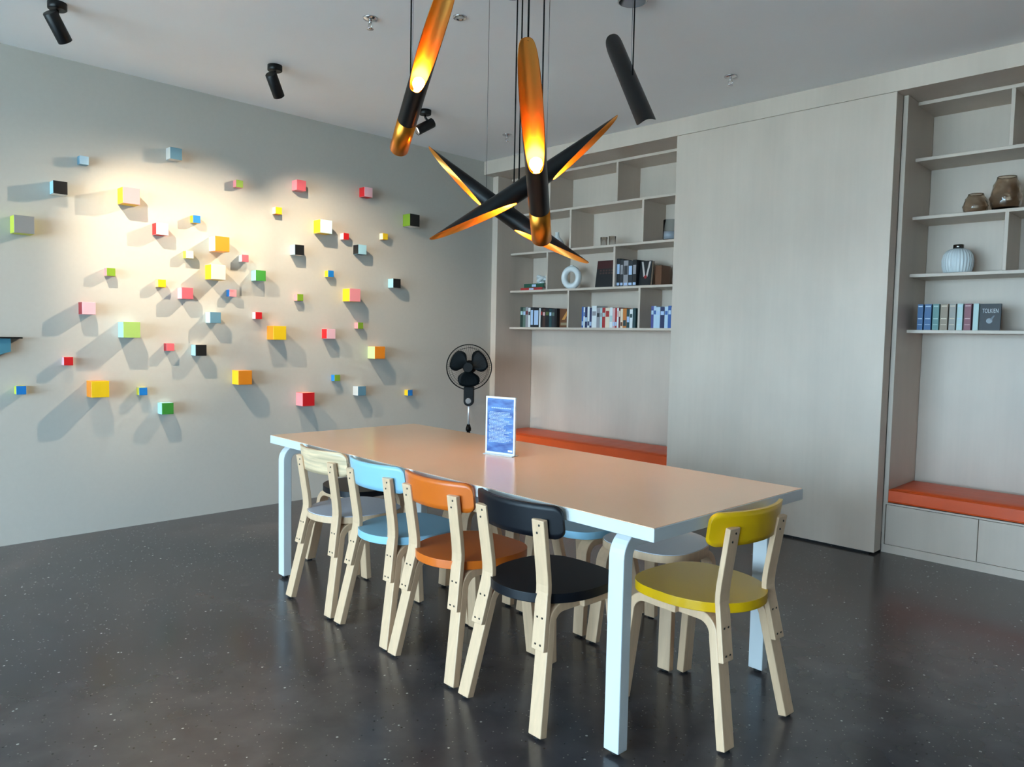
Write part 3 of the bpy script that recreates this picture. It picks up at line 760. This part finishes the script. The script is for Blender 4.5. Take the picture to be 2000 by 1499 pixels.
# third shelf: glass and vase
def glass_mat(name, rgb, rough=.03, ior=1.45):
    m_ = mat(name, rgb, rough); b_ = m_.node_tree.nodes['Principled BSDF']; b_.inputs['Transmission Weight'].default_value = 1; b_.inputs['IOR'].default_value = ior; return m_
Z3, Z4 = SH[2]+TH/2, SH[3]+TH/2
t = thing('bottle_vase', 'white bottle vase on the third shelf behind the hanging lamp', 'vase', (-4.575, 5.14, Z3))
bm = BM(); lathe(bm, [(.035, 0), (.06, .02), (.066, .06), (.05, .10), (.022, .13), (.016, .16), (.02, .17)], seg=28); obj('vase_body', bm, mat('white_ceramic'), t)
bm = BM(); lathe(bm, [(.0155, .1702), (.012, .1712), (.0, .1705)], seg=20); obj('vase_mouth', bm, M_BLACK, t)
def tumbler(label, x):
    t_ = thing('glass_tumbler', label, 'glass', (x, 5.12, Z3), 0, 'clear glasses on the third shelf')
    bm_ = BM(); lathe(bm_, [(.026, 0), (.031, .08), (.029, .08), (.024, .008), (.0, .008)], seg=24); obj('glass_body', bm_, glass_mat('clear_glass', (250, 252, 252), .03, 1.12), t_)
tumbler('clear glass tumbler, left one on the third shelf', -4.02); tumbler('clear glass tumbler, right one on the third shelf', -3.93)
t = thing('candle_jar', 'glass jar with white candle beside the plain panel', 'candle', (-3.36, 5.13, Z3))
bm = BM(); lathe(bm, [(.0, .0), (.055, 0), (.06, .01), (.06, .165), (.057, .165), (.057, .012), (.0, .012)], seg=28); obj('jar', bm, glass_mat('smoke_glass', (226, 230, 232), .03, 1.12), t)
bm = BM(); lathe(bm, [(.0, .0125), (.055, .0125), (.055, .07), (.0, .068)], seg=28); obj('candle', bm, mat('wax', (228, 230, 238), .5), t)
# right unit
cols = [('steel blue','pale blue'),('steel blue','pale blue'),('sea green','pale teal'),('tan','cream'),('stone','cream'),('pale teal','pale blue'),('maroon','pink')]
RX = [-1.503,-1.464,-1.418,-1.376,-1.328,-1.286,-1.248,-1.204]
for i, (c, a) in enumerate(cols):
    book('%s clothbound book, %s from left on the right hand shelf' % (c, ORD[i]), RX[i]+.002, RX[i+1]-.006, ZB, .158, c, a, depth=.11, group='clothbound books on the right shelf',
         band=[(.42, .46, a), (.90, .94, a), (.2, .22, a)])
t = book('pale spined dark book, last in the row on the right shelf', -1.199, -1.172, ZB, .158, 'pale teal', None, depth=.11)
def d_name(cv, hw, h):
    cu = bpy.data.curves.new('title_letters', 'FONT'); cu.body = 'TOLKIEN'; cu.size = .0235; cu.extrude = .0003; cu.align_x = 'CENTER'
    o = bpy.data.objects.new('title_letters', cu); COL.objects.link(o); o.parent = cv; o.location = (0, -.0005, h*.66); o.rotation_euler = (R(90), 0, 0); o.scale = (.86, 1.5, 1)
    bpy.context.view_layer.update(); me = bpy.data.meshes.new_from_object(o.evaluated_get(bpy.context.evaluated_depsgraph_get()))
    mx_ = o.matrix_basis.copy(); bpy.data.objects.remove(o)
    me.materials.clear(); me.materials.append(mat('title_silver', (196, 200, 204), .4))
    o = bpy.data.objects.new('title_letters', me); COL.objects.link(o); o.parent = cv; o.matrix_basis = mx_
    quad_print(cv, 'cover_emblem', [(-hw*.05+hw*.3*math.cos(2*PI*k/16), h*.36+hw*.3*math.sin(2*PI*k/16)) for k in range(16)], (150, 158, 166))
    quad_print(cv, 'cover_emblem', [(0, h*.42), (hw*.2, h*.37), (hw*.45, h*.56), (hw*.3, h*.55)], (110, 118, 126))
faced_book('dark book facing out with silver title on the right shelf', -1.168, -1.062, 5.062, ZB, .157, 'charcoal', d_name, lean=R(-4), th=.018)
t = thing('ribbed_vase', 'white ribbed round vase with dark metal neck on right shelf', 'vase', (-1.32, 5.15, Z2))
bm = BM(); prof = [(.06, 0), (.074, .012), (.083, .045), (.085, .08), (.078, .115), (.058, .142), (.034, .152), (.028, .153)]
lathe(bm, prof, seg=144, rib=lambda a, z: .055*(abs(math.sin(14*a))-.5) if .003 < z < .150 else 0); obj('ribbed_body', bm, mat('white_glaze', (214, 220, 222), .3), t)
bm = BM(); lathe(bm, [(.029, .152), (.029, .176), (.026, .177), (.025, .155)], seg=32); obj('metal_neck', bm, mat('dark_chrome', (120, 118, 116), .2, 1), t)
def glass_vase(label, x, r, h, rb):
    t_ = thing('glass_vase', label, 'vase', (x, 5.15, Z3), 0, 'brown textured glass vases')
    bm_ = BM(); pr_ = [(rb, 0), (r*.86, h*.10), (r*.985, h*.26), (r, h*.38), (r*.95, h*.56), (r*.82, h*.76), (r*.66, h*.93), (r*.62, h)]
    full = pr_+[(q-.004, z) for q, z in pr_[::-1] if z > h*.05]+[(0, h*.05)]
    fine = []
    for (a0, z0), (a1, z1) in zip(full, full[1:]):
        for k in range(4): fine.append((a0+(a1-a0)*k/4, z0+(z1-z0)*k/4))
    fine.append(full[-1])
    lathe(bm_, fine, seg=72, rib=lambda a, z: .055*max(0, math.cos(9*a+z/h*16))*max(0, math.cos(9*a-z/h*16)) if z > .01 else 0)
    m_ = glass_mat('amber_glass', (214, 200, 186), .05, 1.4); obj('glass_body', bm_, m_, t_)
    bm_ = BM(); tube(bm_, [((r*.62-.002)*math.cos(2*PI*k/40), (r*.62-.002)*math.sin(2*PI*k/40), h) for k in range(41)], .003, 8, cap=False); obj('rim', bm_, m_, t_)
glass_vase('smaller squat brown textured glass vase on the right shelf', -1.243, .066, .118, .050)
glass_vase('taller brown textured glass vase on the right shelf', -1.089, .080, .200, .058)
